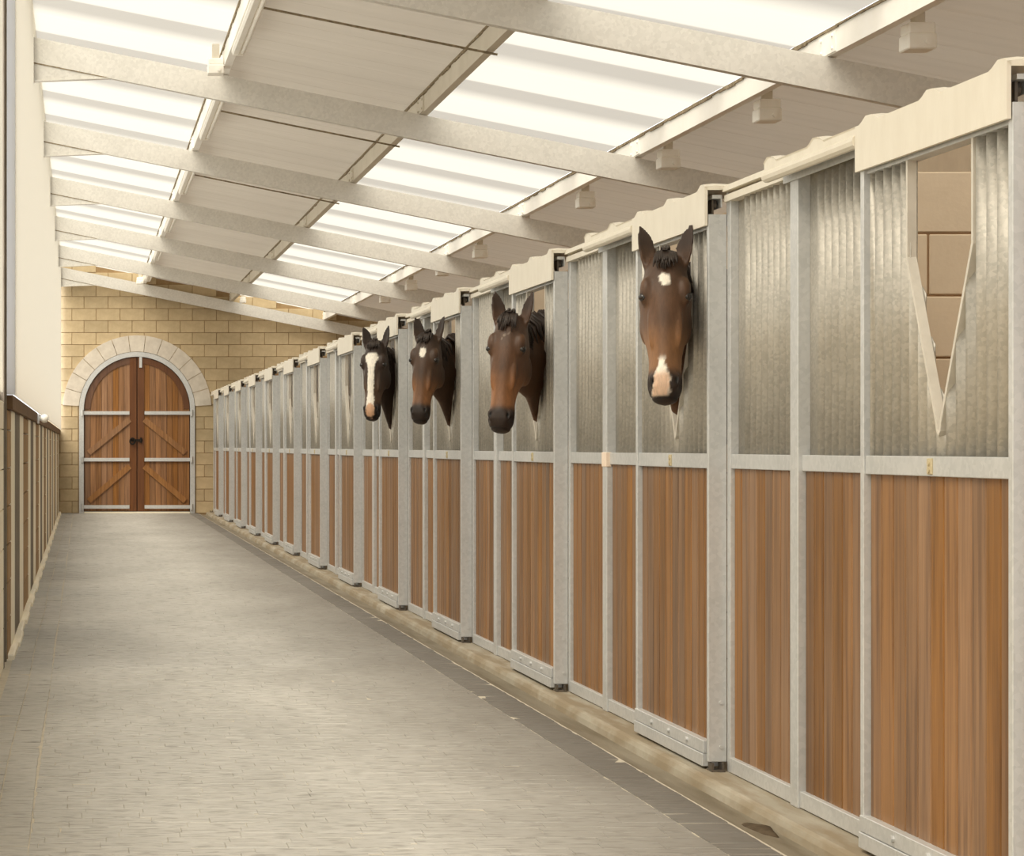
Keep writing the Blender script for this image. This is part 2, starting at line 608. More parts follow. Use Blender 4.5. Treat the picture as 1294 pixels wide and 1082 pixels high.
def arch_wall(y0, y1, r):
    m = MB()
    x0, x1, zt = -0.8, 6.6, 5.04
    m.box(x0, DX - r, y0, y1, -0.2, DZ)
    m.box(DX + r, x1, y0, y1, -0.2, DZ)
    pts = [(x0, DZ)] + [(DX - r * math.cos(math.pi * k / 24), DZ + r * math.sin(math.pi * k / 24)) for k in range(25)] + [(x1, DZ)]
    for a, b in zip(pts, pts[1:]):
        if b[0] - a[0] < 1e-6:
            continue
        m.prism([(a[0], a[1]), (b[0], b[1]), (b[0], zt - 0.2 * (b[0] + 0.42)), (a[0], zt - 0.2 * (a[0] + 0.42))], 'y', y0, y1)
    return m


wall = arch_wall(YB + 0.012, YB + 0.3, 1.13).build('wall_back', 'mortar')
tag(wall, 'tan concrete block end wall around the arched door', 'wall', kind='structure')
bcache = {}


def block(w, h, t, mat):
    key = (round(w, 3), round(h, 3), round(t, 3), mat)
    if key not in bcache:
        bcache[key] = MB().box(-key[0] / 2, key[0] / 2, 0, key[2], -key[1] / 2, key[1] / 2, 0.004).mesh('block', mat)
    return bcache[key]


rb = random.Random(11)
for r in range(21):
    z0, z1 = r * CH, (r + 1) * CH
    off = 0.033 if r % 2 else 0.033 + CL / 2
    roof_x = (5.05 - z0) / 0.2 - 0.42
    # the part of this course taken by the doorway or its stone ring
    zz = z0 if z0 > DZ else max(z0, DZ if z1 > DZ else z0)
    if z0 < DZ:
        half = 1.165
    elif z0 < DZ + 1.19:
        half = math.sqrt(max(0, 1.19 ** 2 - (z0 - DZ) ** 2))
    else:
        half = 0
    for k in range(-3, 14):
        a, b = off + k * CL, off + (k + 1) * CL
        if b < -0.5 or a > 6.4 or (a + b) / 2 > roof_x - 0.6:
            continue
        segs = [(a, b)]
        if half:
            segs = [(a, min(b, DX - half)), (max(a, DX + half), b)]
        for p, q in segs:
            if q - p < 0.05:
                continue
            obj('block', block(q - p - 0.010, CH - 0.010, 0.05, 'block'), wall, ((p + q) / 2, YB - rb.uniform(0, 0.003), (z0 + z1) / 2))
NV = 13
for k in range(NV):
    a0 = math.radians(3.5 + (173.0 * k) / NV) + 0.004
    a1 = math.radians(3.5 + (173.0 * (k + 1)) / NV) - 0.004
    am = (a0 + a1) / 2
    ro = RV + 0.02
    poly = [(math.cos(a) * 1.158, math.sin(a) * 1.158) for a in (a0, am, a1)] + [(math.cos(a) * ro, math.sin(a) * ro) for a in (a1, am, a0)]
    vm = MB().prism(poly, 'y', -0.022, 0.10)
    vm.build('arch_stone', 'stone', wall, (DX, YB, DZ))

door = thing('door_1', 'arched double door of golden brown boards in the end wall', 'door', (DX, YB, 0), kind='structure')
fr = MB()
for sgn in (-1, 1):
    fr.box(min(sgn * 1.056, sgn * 1.150), max(sgn * 1.056, sgn * 1.150), -0.03, 0.06, 0, DZ)
pts_i = [(1.056 * math.cos(math.pi * k / 32), DZ + 1.056 * math.sin(math.pi * k / 32)) for k in range(33)]
pts_o = [(1.150 * math.cos(math.pi * k / 32), DZ + 1.150 * math.sin(math.pi * k / 32)) for k in range(33)]
for k in range(32):
    fr.prism([pts_i[k], pts_i[k + 1], pts_o[k + 1], pts_o[k]], 'y', -0.03, 0.06)
fr.build('frame', 'galv', door)['label'] = 'galvanised arched frame'
MB().box(-1.05, 1.05, -0.05, 0.12, -0.01, 0.03).build('sill', 'cream', door)['label'] = 'pale sill'


def arc_poly(xa, xb, r, zb, n=6):
    top = [(x, DZ + math.sqrt(max(r * r - x * x, 0))) for x in [xb + (xa - xb) * i / n for i in range(n + 1)]]
    return [(xa, zb), (xb, zb)] + top


MB().prism(arc_poly(-1.09, 1.09, 1.09, 0.0, 24), 'y', 0.062, 0.12).build('light_stop_plate', 'oak_dark', door)  # added plate behind the leaves, stops sky light leaking through the gaps
for sgn, nm in ((-1, 'left'), (1, 'right')):
    mir = (lambda p: p) if sgn > 0 else (lambda p: [(-x, z) for x, z in p])
    leaf = MB().prism(mir(arc_poly(0.008, 1.045, 1.045, 0.045, 16)), 'y', 0.035, 0.06).build('leaf', 'oak_dark', door)
    nb = 8
    w = (1.040 - 0.14) / nb
    for k in range(nb):
        xa = 0.14 + k * w
        bm_ = MB().prism(mir(arc_poly(xa + 0.003, xa + w - 0.003, 1.040, 0.05)), 'y', 0.018, 0.037)
        bm_.build('board', 'oak', leaf)
    MB().prism(mir(arc_poly(0.010, 0.143, 1.045, 0.045)), 'y', -0.004, 0.036).build('meeting_stile', 'oak_dark', leaf)
    rim = MB()
    n = 20
    for k in range(n):
        t0, t1 = math.radians(1 + 82 * k / n), math.radians(1 + 82 * (k + 1) / n)
        rim.prism(mir([(ri * math.cos(t), DZ + ri * math.sin(t)) for ri, t in ((0.925, t0), (1.045, t0), (1.045, t1), (0.925, t1))]), 'y', 0.0, 0.036)
    rim.build('arched_rim', 'oak_dark', leaf)
    for za, zb in ((1.86, 1.20), (0.93, 0.24)):
        d = Vector((0.94 - 0.16, 0, zb - za)).normalized()
        nn = Vector((-d.z, 0, d.x)) * 0.055
        p, q = Vector((0.145, 0, za)), Vector((0.96, 0, zb))
        poly = [(v.x, v.z) for v in (p - nn, q - nn, q + nn, p + nn)]
        MB().prism(mir(poly), 'y', -0.012, 0.02).build('brace', 'oak_brace', leaf)
    for zc in (1.99, 1.063, 0.125):
        hm = MB()
        xa, xb = (0.15, 1.075) if sgn > 0 else (-1.075, -0.15)
        hm.box(xa, xb, -0.022, 0.02, zc - 0.034, zc + 0.034)
        hm.tube([(sgn * 1.085, -0.04, zc - 0.06), (sgn * 1.085, -0.04, zc + 0.06)], 0.025, 8)
        hm.build('strap_hinge', 'galv', leaf)
MB().box(0.045, 0.10, -0.03, 0.0, 2.89, 3.10).build('top_bolt', 'galv', door)['label'] = 'galvanised bolt at the top of the arch'
lt = MB().box(-0.13, 0.11, -0.035, -0.004, 1.43, 1.47)
lt.tube([(-0.07, -0.05, 1.42 + 0.05 * math.sin(t)) if 0 else (-0.09 + 0.05 * math.cos(t), -0.05, 1.43 + 0.06 * math.sin(t)) for t in [2 * math.pi * k / 14 for k in range(15)]], 0.016, 6)
lt.tube([(0.08, -0.03, 1.40), (0.08, -0.03, 1.50)], 0.022, 8)
lt.build('latch', 'black_iron', door)['label'] = 'black iron latch'

# ------------------------------------------------------------------ left wall
nearw = MB().box(-0.75, -0.485, -4.0, 13.9, -0.2, 1.60).build('wall_left', 'cream')
tag(nearw, 'cream painted block wall at the near left edge', 'wall', kind='structure')
nb = MB()
for r in range(7):
    yy = 5.0 + (CL / 2 if r % 2 else 0)
    while yy < 13.9:
        y1 = min(yy + CL, 13.9)
        if y1 - yy > 0.05:
            nb.box(-0.50, -0.473, yy + 0.004, y1 - 0.004, r * CH + 0.004, min((r + 1) * CH - 0.004, 1.6))
        yy += CL
nbo = nb.build('block', 'cream', nearw)
nbo['kind'] = 'stuff'
pst = MB()
pst.prism([(-0.75, 13.9), (-0.47, 13.9), (-0.47, 13.96), (-0.50, 13.97), (-0.50, 14.32), (-0.47, 14.33), (-0.47, 14.40), (-0.75, 14.40)], 'z', -0.1, 5.1)
tag(pst.build('dark_channel_post', 'dark_post'), 'dark grey full height channel post beside cream near wall', 'post', kind='structure')

farw = MB().box(-0.75, -0.56, 14.40, YB, -0.2, 1.60).build('wall_left', 'mortar')
tag(farw, 'left corridor wall of block piers and grey panels below white cladding', 'wall', kind='structure')
# translucent white cladding, vertical ribs
def cladding(ya, yb, xf):
    m = MB()
    prof = []
    yy = ya
    while yy < yb:
        for dy, dx in ((0, 0), (0.15, 0), (0.17, -0.012), (0.20, -0.012), (0.22, 0)):
            if yy + dy <= yb:
                prof.append((xf + dx, yy + dy))
        yy += 0.22
    n = len(prof)
    m.add([(x, q, 1.655) for x, q in prof] + [(x, q, 5.10) for x, q in prof], [(i, i + 1, n + i + 1, n + i) for i in range(n - 1)])
    return m


cladding(14.42, YB, -0.42).build('cladding', 'wallclear', farw)['label'] = 'white translucent ribbed cladding on the upper left wall'
cladding(-4.0, 13.9, -0.473).build('cladding', 'wallclear', nearw)['label'] = 'white translucent cladding added above the near wall to light the near stalls'  # added here so that daylight reaches the nearest stalls
MB().box(-0.70, -0.50, -4.0, 13.9, 1.60, 1.655).build('head_rail', 'cream', nearw)
MB().box(-0.56, -0.435, 14.42, YB, 1.565, 1.653).build('head_rail', 'rail_brown', farw)['label'] = 'brown timber rail under the white cladding'
ks = MB()
for i in range(33):
    a = 14.42 + i * 0.96
    ks.box(-0.56, -0.425 + 0.012 * (i % 2), a + 0.01, min(a + 0.95, YB), -0.05, 0.035, 0.01)
ks.build('kerb_edging', 'cream', farw)['label'] = 'cream concrete edging along the foot'
yy = 14.42
rr = random.Random(2)
SEQ = [('b', 0.62), ('c', 0.70), ('g', 1.35), ('c', 0.90), ('b', 1.20)]
k = 0
while yy < YB - 0.3:
    kd, ln = SEQ[k % 5]
    k += 1
    ln = min(ln, YB - yy)
    if kd == 'b':                                   # brown block pier
        nbk = 1 if ln < 0.9 else 2
        for r in range(7):
            z1 = min((r + 1) * CH, 1.565)
            for q in range(nbk):
                w = ln / nbk
                obj('block', block(w - 0.012, z1 - r * CH - 0.01, 0.09, 'pier'), farw, (-0.4625 - 0.002 * rr.random(), yy + (q + 0.5) * w, (r * CH + z1) / 2)).rotation_euler = (0, 0, math.pi / 2)
    elif kd == 'c':                                 # post, the light it catches put into its cream colour
        MB().box(-0.56, -0.459, yy + 0.01, yy + ln - 0.01, 0.03, 1.565, 0.004).build('post', 'cream', farw)
    else:                                           # grey corrugated panel
        pr = []
        q = yy
        while q <= yy + ln:
            pr.append((-0.4645 + 0.003 * math.sin((q - yy) / 0.125 * 2 * math.pi), q))
            q += 0.125 / 6
        MB().prism([(-0.56, yy), (-0.56, yy + ln)][::1] + [(x, q) for x, q in reversed(pr)], 'z', 0.03, 1.565).build('grey_panel', 'dark_post', farw)
    yy += ln
MB().box(-0.75, -0.418, 14.402, 14.422, 1.655, 5.10).build('edge_flashing', 'flash', farw)['label'] = 'bluish white edge flashing of the cladding'
# little round fitting under the cladding
fl = thing('wall_lamp', 'small round shiny fitting on rail below white cladding', 'lamp', (-0.435, 22.3, 1.60))
MB().box(0.0, 0.02, -0.06, 0.06, -0.05, 0.05, 0.004).build('bracket', 'galv', fl)
MB().tube([(0.015, 0, 0), (0.05, 0, 0)], 0.022, 10).build('stem', 'galv', fl)
MB().ball((0.07, 0, 0), 0.042).build('globe', 'white', fl, smooth=True)

# ------------------------------------------------------------------ right wall behind the stalls, block partitions
rw = MB().box(6.45, 6.7, -4.0, YB, -0.2, 3.75).build('wall_right', 'block_in')
tag(rw, 'tan rear wall of the stalls beyond the partitions', 'wall', kind='structure')
for k in range(-1, 12):
    yp = 8.87 + MOD * k if k >= 0 else 5.82
    pw = MB().box(2.70, 6.45, yp + 0.008, yp + 0.19, 0, 2.388).build('partition_wall', 'mortar_in')
    lab = 'tan block partition seen through the nearest V opening' if k == 0 else ('tan block partition on the near side of the nearest stall' if k < 0 else 'tan block partition behind the %s stall from the camera' % ORD[k])
    tag(pw, lab, 'wall', 'block partitions between the stalls', 'structure')
    if k not in (0, 1, 2, 3):
        continue
    for r in range(10):
        off = 3.244 - 2 * CL if r % 2 == 0 else 3.005 - 2 * CL
        for c_ in range(0, 11):
            a, b = max(off + c_ * CL, 2.70), min(off + (c_ + 1) * CL, 6.44)
            if b - a < 0.05 or a > 4.3:
                continue
            obj('block', block(b - a - 0.008, CH - 0.008, 0.03, 'block_in'), pw, ((a + b) / 2, yp - 0.001 * rb.random(), (r + 0.5) * CH))


# ------------------------------------------------------------------ roof
def zr(x):                       # underside of the roof sheets
    return 5.05 - 0.2 * (x + 0.42)


ceil = thing('ceiling', 'sloping roof of grey cement sheets with translucent skylight strips', 'roof', (0, 0, 0), kind='structure')
SW = 0.8615


def sheet(xa, xb, kind):
    m = MB()
    if kind == 'cement':
        pr = [(0, 0), (0.012, 0.0), (0.02, 0.003), (0.05, 0.003), (0.058, 0), (0.42, 0), (0.43, 0.0025), (0.45, 0.0025), (0.46, 0), (SW + 0.004, -0.0006)]
    else:
        pr = [(0, 0), (0.05, 0.0), (0.10, 0.006), (0.45, 0.007), (0.78, 0.006), (SW, 0.0)]
    up = 0.012
    a = [(xa, yv, zr(xa) + zv) for yv, zv in pr]
    b = [(xb, yv, zr(xb) + zv) for yv, zv in pr]
    n = len(pr)
    m.add(a + b, [(i, i + 1, n + i + 1, n + i) for i in range(n - 1)])
    return m


PURL = (1.20, 2.93, 4.78)
STR = [(-0.70, PURL[0], 't'), (PURL[0], PURL[1], 'c'), (PURL[1], PURL[2], 't'), (PURL[2], 6.75, 'c')]
for xa, xb, kd in STR:
    if kd == 'c':
        me = sheet(xa, xb, 'cement').mesh('roof_sheet', 'cement')
        ms = (me, me)
    else:
        g = sheet(xa, xb, 't')
        ms = (g.mesh('skylight_sheet', 'dense'), g.mesh('skylight_sheet', 'clear'))
    for i in range(-25, 34):
        yy = 17.2 + SW * i
        if yy < -4.0 or yy > YB + 0.05:
            continue
        o = obj('roof_sheet' if kd == 'c' else 'skylight_sheet', ms[i % 2], ceil, (0, yy, 0))

# purlins
for i, xp in enumerate(PURL):
    pz = zr(xp) - 0.002
    t = thing('purlin', ('white purlin between left skylight strip and grey roof sheets', 'middle purlin on the left edge of the right skylight strip', 'wide white purlin along right edge of the right skylight strip')[i], 'beam', (xp, 0, 0), 'roof purlins')
    m = MB()
    zt = lambda x: zr(xp + x) - 0.004
    m.prism([(0, zt(0) - 0.172), (0.065, zt(0) - 0.172), (0.065, zt(0) - 0.155), (0.061, zt(0) - 0.155), (0.061, zt(0) - 0.168), (0.004, zt(0) - 0.168), (0.004, zt(.004)), (0.0, zt(0))], 'y', -4.0, YB)
    m.prism([(0, zt(0)), (0.065, zt(0.065)), (0.065, zt(0.065) - 0.004), (0, zt(0) - 0.004)], 'y', -4.0, YB)
    m.build('channel', 'purlin' if i != 1 else 'grey_and_shade', t)  # middle purlin coloured darker for the weaker light it gets
    m = MB()
    rq = random.Random(i)
    yy = 10.0
    while yy < YB - 0.3:
        w = rq.uniform(0.012, 0.03)
        m.box(-0.012, 0.0, yy, yy + 0.21, zt(0) - w, zt(0) - 0.001)
        yy += 0.21
    m.build('closure_strip', 'closure', t)
    # sleeve cleats with bolts at each beam
    for k in range(7):
        yr = 14.83 + 5.17 * k if k < 6 else 45.74
        m = MB().box(-0.010, 0.0, yr - 0.16, yr + 0.16, zt(0) - 0.165, zt(0) - 0.035)
        for dy in (-0.11, 0.11):
            for dz in (0.06, 0.14):
                m.tube([(-0.020, yr + dy, zt(0) - dz), (-0.009, yr + dy, zt(0) - dz)], 0.011, 6)
        m.build('cleat', 'purlin' if i != 1 else 'grey_and_shade', t)

# roof beams
BE = [14.83, 20.0, 25.17, 30.34, 35.51, 40.68, 45.74]
BLAB = ['nearest galvanised roof beam, crossing the top right of the view'] + ['%s galvanised roof beam from the camera' % ORD[i] for i in range(1, 6)] + ['last galvanised roof beam, against the block end wall']
for i, yb in enumerate(BE):
    t = thing('roof_beam', BLAB[i], 'beam', (-0.42, yb, 0), 'galvanised roof beams')
    zb = lambda x: H + 3.535 - 0.2 * x - 0.001
    L = 6.85
    m = MB()
    vs, fs = [], []
    hgt = 0.222
    sec = [(0, 0), (0.07, 0), (0.07, -0.02), (0.066, -0.02), (0.066, -0.004), (0.004, -0.004), (0.004, -hgt + 0.004), (0.066, -hgt + 0.004), (0.066, -hgt + 0.02), (0.07, -hgt + 0.02), (0.07, -hgt), (0, -hgt)]
    m.loft([[(x, yv, zb(x) + zv) for yv, zv in sec] for x in (0.0, L)])
    m.build('channel', 'rafter', t)
    m = MB().prism([(0, zb(0) - hgt), (0.66, zb(0.66) - hgt), (0.0, zb(0.66) - hgt - 0.025)], 'y', 0.002, 0.012)
    m.prism([(0, zb(0.66) - hgt - 0.025), (0.66, zb(0.66) - hgt), (0.66, zb(0.66) - hgt - 0.006), (0.0, zb(0.66) - hgt - 0.033)], 'y', -0.03, 0.04)
    m.build('haunch_plate', 'rafter', t)
    MB().prism([(0.0, zb(0) - hgt - 0.005), (0.66, zb(0.66) - hgt - 0.004), (0.66, zb(0.66) - hgt + 0.003), (0.0, zb(0) - hgt + 0.006)], 'y', -0.003, 0.003).build('seam', 'closure', t)
    m = MB().box(-0.02, 0.0, -0.05, 0.09, zb(0) - hgt - 0.18, zb(0) + 0.02)
    m.build('end_plate', 'rafter', t)
# tie rods between the purlins
for i in range(3):
    yq = BE[i] + 1.95
    x0, x1 = PURL[0] + 0.03, PURL[1] + 0.08
    o = MB().tube([(x0, yq, zr(x0) - 0.190), ((x0 + x1) / 2, yq, zr((x0 + x1) / 2) - 0.192), (x1, yq, zr(x1) - 0.190)], 0.009, 6).build('tie_rod', 'closure')
    tag(o, 'thin dark tie rod below grey roof sheets beyond the %s roof beam' % ORD[i], 'rod', 'tie rods under the roof')


# strip lights under the left purlin, white boxes
def strip_light(y0, y1, lab):
    t = thing('strip_light', lab, 'lamp', (PURL[0] + 0.04, y0, zr(PURL[0]) - 0.178), 'strip lights along the left purlin')
    L = y1 - y0
    MB().prism([(-0.03, 0.0), (0.03, 0.0), (0.036, -0.03), (0.02, -0.05), (-0.02, -0.05), (-0.036, -0.03)], 'y', 0, L).build('casing', 'white', t)
    MB().tube([(0.055, 0.1, -0.035), (0.055, L - 0.06, -0.035)], 0.02, 8).build('tube', 'white', t, smooth=True)
    MB().box(-0.025, 0.06, L, L + 0.03, -0.055, 0.0, 0.004).build('end_cap', 'white', t)


for i in range(6):
    a = BE[i] + 0.5
    b = BE[i + 1] - 1.3
    strip_light(a, b, 'slim white strip light under left purlin, between %s and %s roof beams' % (ORD[i], ORD[i + 1]))


def white_box(p, lab, s=1.0):
    t = thing('box_lamp', lab, 'lamp', p, 'white box lamps under the roof')
    MB().box(-0.085 * s, 0.085 * s, -0.085 * s, 0.085 * s, -0.125 * s, -0.03 * s, 0.008 * s).build('casing', 'white', t)
    MB().box(-0.078 * s, 0.078 * s, -0.078 * s, 0.078 * s, -0.03 * s, 0.035 * s, 0.008 * s).build('lid', 'white', t)
    MB().box(-0.03, 0.03, -0.04, 0.04, 0.034 * s, zr(p[0]) - p[2] - 0.001).build('hanger', 'grey_and_shade', t)
    MB().tube([(0.03 * s, -0.086 * s, -0.085 * s), (0.03 * s, -0.105 * s, -0.085 * s)], 0.018 * s, 8).build('cable_gland', 'white', t)


for k in range(9):
    yk = 13.85 + MOD * k
    if min(abs(yk - b) for b in BE) < 0.12:
        yk -= 0.2
    white_box((5.0, yk, H + 2.49), 'white box lamp right of the wide purlin, %s from the camera' % ORD[k])
white_box((1.130, 19.62, H + 3.250), 'white box lamp in front of second roof beam under left purlin', 0.82)
white_box((1.11, 44.6, H + 3.22), 'tiny white box lamp by the end wall under the left purlin', 0.8)
white_box((3.10, 44.7, H + 2.85), 'tiny white box lamp by the end wall under the middle purlin', 0.7)


# ------------------------------------------------------------------ stall fronts
PITCH = 0.076


def corr(y0, y1, z0, z1f, amp=0.019, xc=0.0, flat=None, step=8):
    """corrugated sheet with vertical ridges from y0 to y1; z1f(y) its upper edge"""
    m = MB()
    q = y0
    cols = []
    while q < y1 - 1e-6:
        cols.append(q)
        q += PITCH / step
    cols.append(y1)
    def xx(q):
        if flat and flat[0] <= q <= flat[1]:
            return xc + amp * 0.4
        return xc + amp * math.cos((q - y0) / PITCH * 2 * math.pi)
    front = []
    for a, b in zip(cols, cols[1:]):
        za, zb = z1f(a + 1e-5), z1f(b - 1e-5)
        if za - z0 < 0.004 and zb - z0 < 0.004:
            continue
        xa, xb = xx(a), xx(b)
        t = 0.0025
        m.add([(xa, a, z0), (xb, b, z0), (xb, b, zb), (xa, a, za), (xa + t, a, z0), (xb + t, b, z0), (xb + t, b, zb), (xa + t, a, za)],
              [(0, 1, 2, 3), (5, 4, 7, 6), (3, 2, 6, 7), (1, 0, 4, 5)])
    bm = bmesh.new()
    for p in m.v:
        bm.verts.new(p)
    bm.verts.ensure_lookup_table()
    for f in m.f:
        bm.faces.new([bm.verts[i] for i in f])
    bmesh.ops.remove_doubles(bm, verts=bm.verts[:], dist=0.0003)
    bm.verts.index_update()
    r = MB()
    r.add([v.co[:] for v in bm.verts], [[v.index for v in f.verts] for f in bm.faces])
    bm.free()
    return r


OC, OW, OS, OT = 0.585, 0.262, 1.915, 1.372      # opening: centre, half width, shoulder and tip heights


def vz(q):
    d = abs(q - OC)
    if d >= OW:
        return 2.25
    return OT + (OS - OT) * max(0.0, d / OW)


def board_set(parent, y0, y1, z0, z1, x0, n):
    w = (y1 - y0) / n
    c = 0.006
    poly = [(x0 + 0.02, -w / 2 + 0.001), (x0 + 0.02, w / 2 - 0.001), (x0 + c, w / 2 - 0.001), (x0, w / 2 - c - 0.001), (x0, -w / 2 + c + 0.001), (x0 + c, -w / 2 + 0.001)]
    me = MB().prism(poly, 'z', z0, z1).mesh('board', 'board')
    for k in range(n):
        obj('board', me, parent, (0, y0 + (k + 0.5) * w, 0))


def make_door(label):
    t = thing('stall_gate', label, 'door', (XD, Y0, 0), 'sliding stall doors', kind='thing')
    for a, b in ((0.0, 0.030), (1.200, 1.231)):
        m = MB().box(0, 0.074, a, b, 0.06, 2.27, 0.002)
        if a == 0.0:
            for zz in (0.12, 0.30, 2.19):
                m.tube([(0.05, -0.006, zz), (0.05, 0.001, zz)], 0.008, 6)
        m.build('stile', 'galv', t)
    MB().box(0.006, 0.062, 0.030, 1.200, 1.244, 1.304, 0.002).build('middle_rail', 'galv', t)
    m = MB().box(-0.012, 0.06, 0.052, 1.215, 0.035, 0.086, 0.002)
    m.box(-0.008, 0.06, 0.052, 1.215, 0.088, 0.140, 0.002)
    for q in (0.30, 0.60, 0.90):
        m.tube([(-0.018, q, 0.115), (-0.008, q, 0.115)], 0.010, 8)
    m.build('bottom_rail', 'galv', t)
    MB().box(0.012, 0.062, 0.030, 1.200, 2.215, 2.268).build('top_rail', 'galv', t)
    board_set(t, 0.031, 1.199, 0.130, 1.248, 0.022, 11)
    corr(0.031, 1.199, 1.300, vz, xc=0.034).build('corrugated_sheet', 'galv_sheet', t, smooth=True)
    # strap trimming the V opening
    path = [(OC - OW, 2.225), (OC - OW, OS)] + [(OC - 0.018 + 0.0, OT + 0.035), (OC - 0.010, OT + 0.010), (OC, OT), (OC + 0.010, OT + 0.010), (OC + 0.018, OT + 0.035)] + [(OC + OW, OS), (OC + OW, 2.225)]
    m = MB()
    th = 0.010
    P = [Vector(p) for p in path]
    rings = []
    for i, p in enumerate(P):
        d = (P[min(i + 1, len(P) - 1)] - P[max(i - 1, 0)]).normalized()
        nrm = Vector((-d.y, d.x)) * th
        a, b = p - nrm * 0.7, p + nrm * 0.7
        rings.append([(0.014, a.x, a.y), (0.042, a.x, a.y), (0.042, b.x, b.y), (0.014, b.x, b.y)])
    m.loft(rings)
    m.build('opening_trim', 'strap', t)['label'] = 'pale strap edging the V shaped opening'
    m = MB().box(0.001, 0.008, 0.605, 0.645, 1.250, 1.298, 0.002)
    for zz in (1.263, 1.285):
        m.tube([(-0.003, 0.625, zz), (0.002, 0.625, zz)], 0.009, 8)
    m.build('number_plate', 'tag', t)['label'] = 'small yellowed plate on the middle rail'
    return t


def make_panel(label):
    t = thing('stall_screen', label, 'panel', (XW, Y0 + 1.235, 0), 'fixed stall front panels', kind='thing')
    Lp = 1.812
    for a, b in ((0.0, 0.04), (Lp - 0.045, Lp)):
        MB().box(0.0, 0.06, a, b, 0.022, 2.33, 0.002).build('stile', 'galv', t)
    MB().box(-0.012, 0.06, 0.855, 0.945, 0.022, 2.325, 0.003).build('middle_post', 'galv', t)
    for a, b in ((0.04, 0.855), (0.945, Lp - 0.045)):
        MB().box(0.004, 0.05, a, b, 1.244, 1.302, 0.002).build('middle_rail', 'galv', t)
        MB().box(-0.004, 0.05, a, b, 0.026, 0.085, 0.002).build('bottom_rail', 'galv', t)
        board_set(t, a + 0.001, b - 0.001, 0.08, 1.248, 0.016, 8)
        corr(a + 0.001, b - 0.001, 1.300, lambda q: 2.33, xc=0.026, flat=(b - 0.11, b)).build('corrugated_sheet', 'galv_sheet', t, smooth=True)
    m = MB().prism([(-0.012, 2.318), (0.06, 2.318), (0.06, 2.350), (0.0, 2.350), (-0.012, 2.345)], 'y', 0, Lp)
    m.build('head_rail', 'hood', t)['label'] = 'cream head rail'
    m = MB().box(-0.070, -0.016, Lp - 0.030, Lp + 0.05, 0.022, 0.030)
    m.box(-0.066, -0.058, Lp - 0.02, Lp + 0.04, 0.030, 0.057)
    m.box(-0.026, -0.018, Lp - 0.02, Lp + 0.04, 0.030, 0.057)
    m.build('floor_guide', 'dark_steel', t)['label'] = 'dark floor guide at the door edge'
    return t


def make_cover(label):
    """hood over the sliding track: deep over the door, shallow beside it, with low ridges on top"""
    t = thing('track_hood', label, 'hood', (XD, Y0, 0), 'track hoods above the stall doors', kind='thing')
    z0 = 2.372
    top = [(0.0, z0 + 0.010)]
    bumps = [0.03, 0.565, 1.10, 1.64, 2.17]
    for bq in bumps:
        for dy, dz in ((-0.075, 0.0), (-0.045, 0.012), (-0.01, 0.020), (0.035, 0.022), (0.075, 0.006), (0.10, 0.0)):
            if 0.001 < bq + dy < 2.249:
                top.append((bq + dy, z0 + dz))
    top.append((2.25, z0 + 0.004))
    # front plate over the door
    tA = [(q, z) for q, z in top if q < 1.232]
    MB().prism([(0.0, 2.224), (1.236, 2.224), (1.236, z0)] + list(reversed(tA)), 'x', -0.016, -0.004).build('fascia', 'hood', t)
    tB = [(q, z) for q, z in top if q > 1.24]
    m = MB().prism([(1.2365, 2.312), (2.235, 2.312), (2.25, 2.33)] + [(2.25, z0)] + list(reversed(tB))[1:] + [(1.2365, z0)], 'x', -0.012, 0.0)
    m.tube([(-0.004, 1.238, 2.326), (-0.004, 2.245, 2.326)], 0.022, 10)
    m.build('rail_lip', 'hood', t)
    # ridged top running back from the fascia
    rings = [[(x, q, z + dz + (0.0)) for q, z in top] for x, dz in ((-0.016, 0.0), (0.02, 0.004), (0.13, 0.0), (0.13, -0.014), (-0.004, -0.014))]
    n = len(top)
    m = MB()
    vs = [p for r in rings for p in r]
    fs = [(i * n + k, i * n + k + 1, ((i + 1) % 5) * n + k + 1, ((i + 1) % 5) * n + k) for i in range(5) for k in range(n - 1)]
    fs += [tuple(i * n for i in range(5)), tuple(i * n + n - 1 for i in reversed(range(5)))]
    m.add(vs, fs)
    m.build('ridged_top', 'hood', t)
    MB().prism([(0.052, z0 - 0.014), (0.13, z0 - 0.014), (0.13, z0 + 0.010), (0.058, z0 + 0.010)], 'y', 2.25, 3.04).build('flashing', 'hood', t)
    m = MB().box(0.055, 0.060, 0.02, 2.24, 2.300, 2.35)
    m.box(0.020, 0.055, 0.02, 2.24, 2.335, 2.35)
    m.build('track', 'galv', t)['label'] = 'hollow door track'
    for q in (0.05, 1.14):
        m = MB().box(0.026, 0.034, q, q + 0.07, 2.274, 2.334)
        m.tube([(0.034, q + 0.035, 2.318), (0.050, q + 0.035, 2.318)], 0.022, 10)
        m.build('roller', 'dark_steel', t)
    MB().box(0.0755, 0.082, 0.0, 0.012, 2.225, 2.357).build('end_bracket', 'galv', t)
    return t


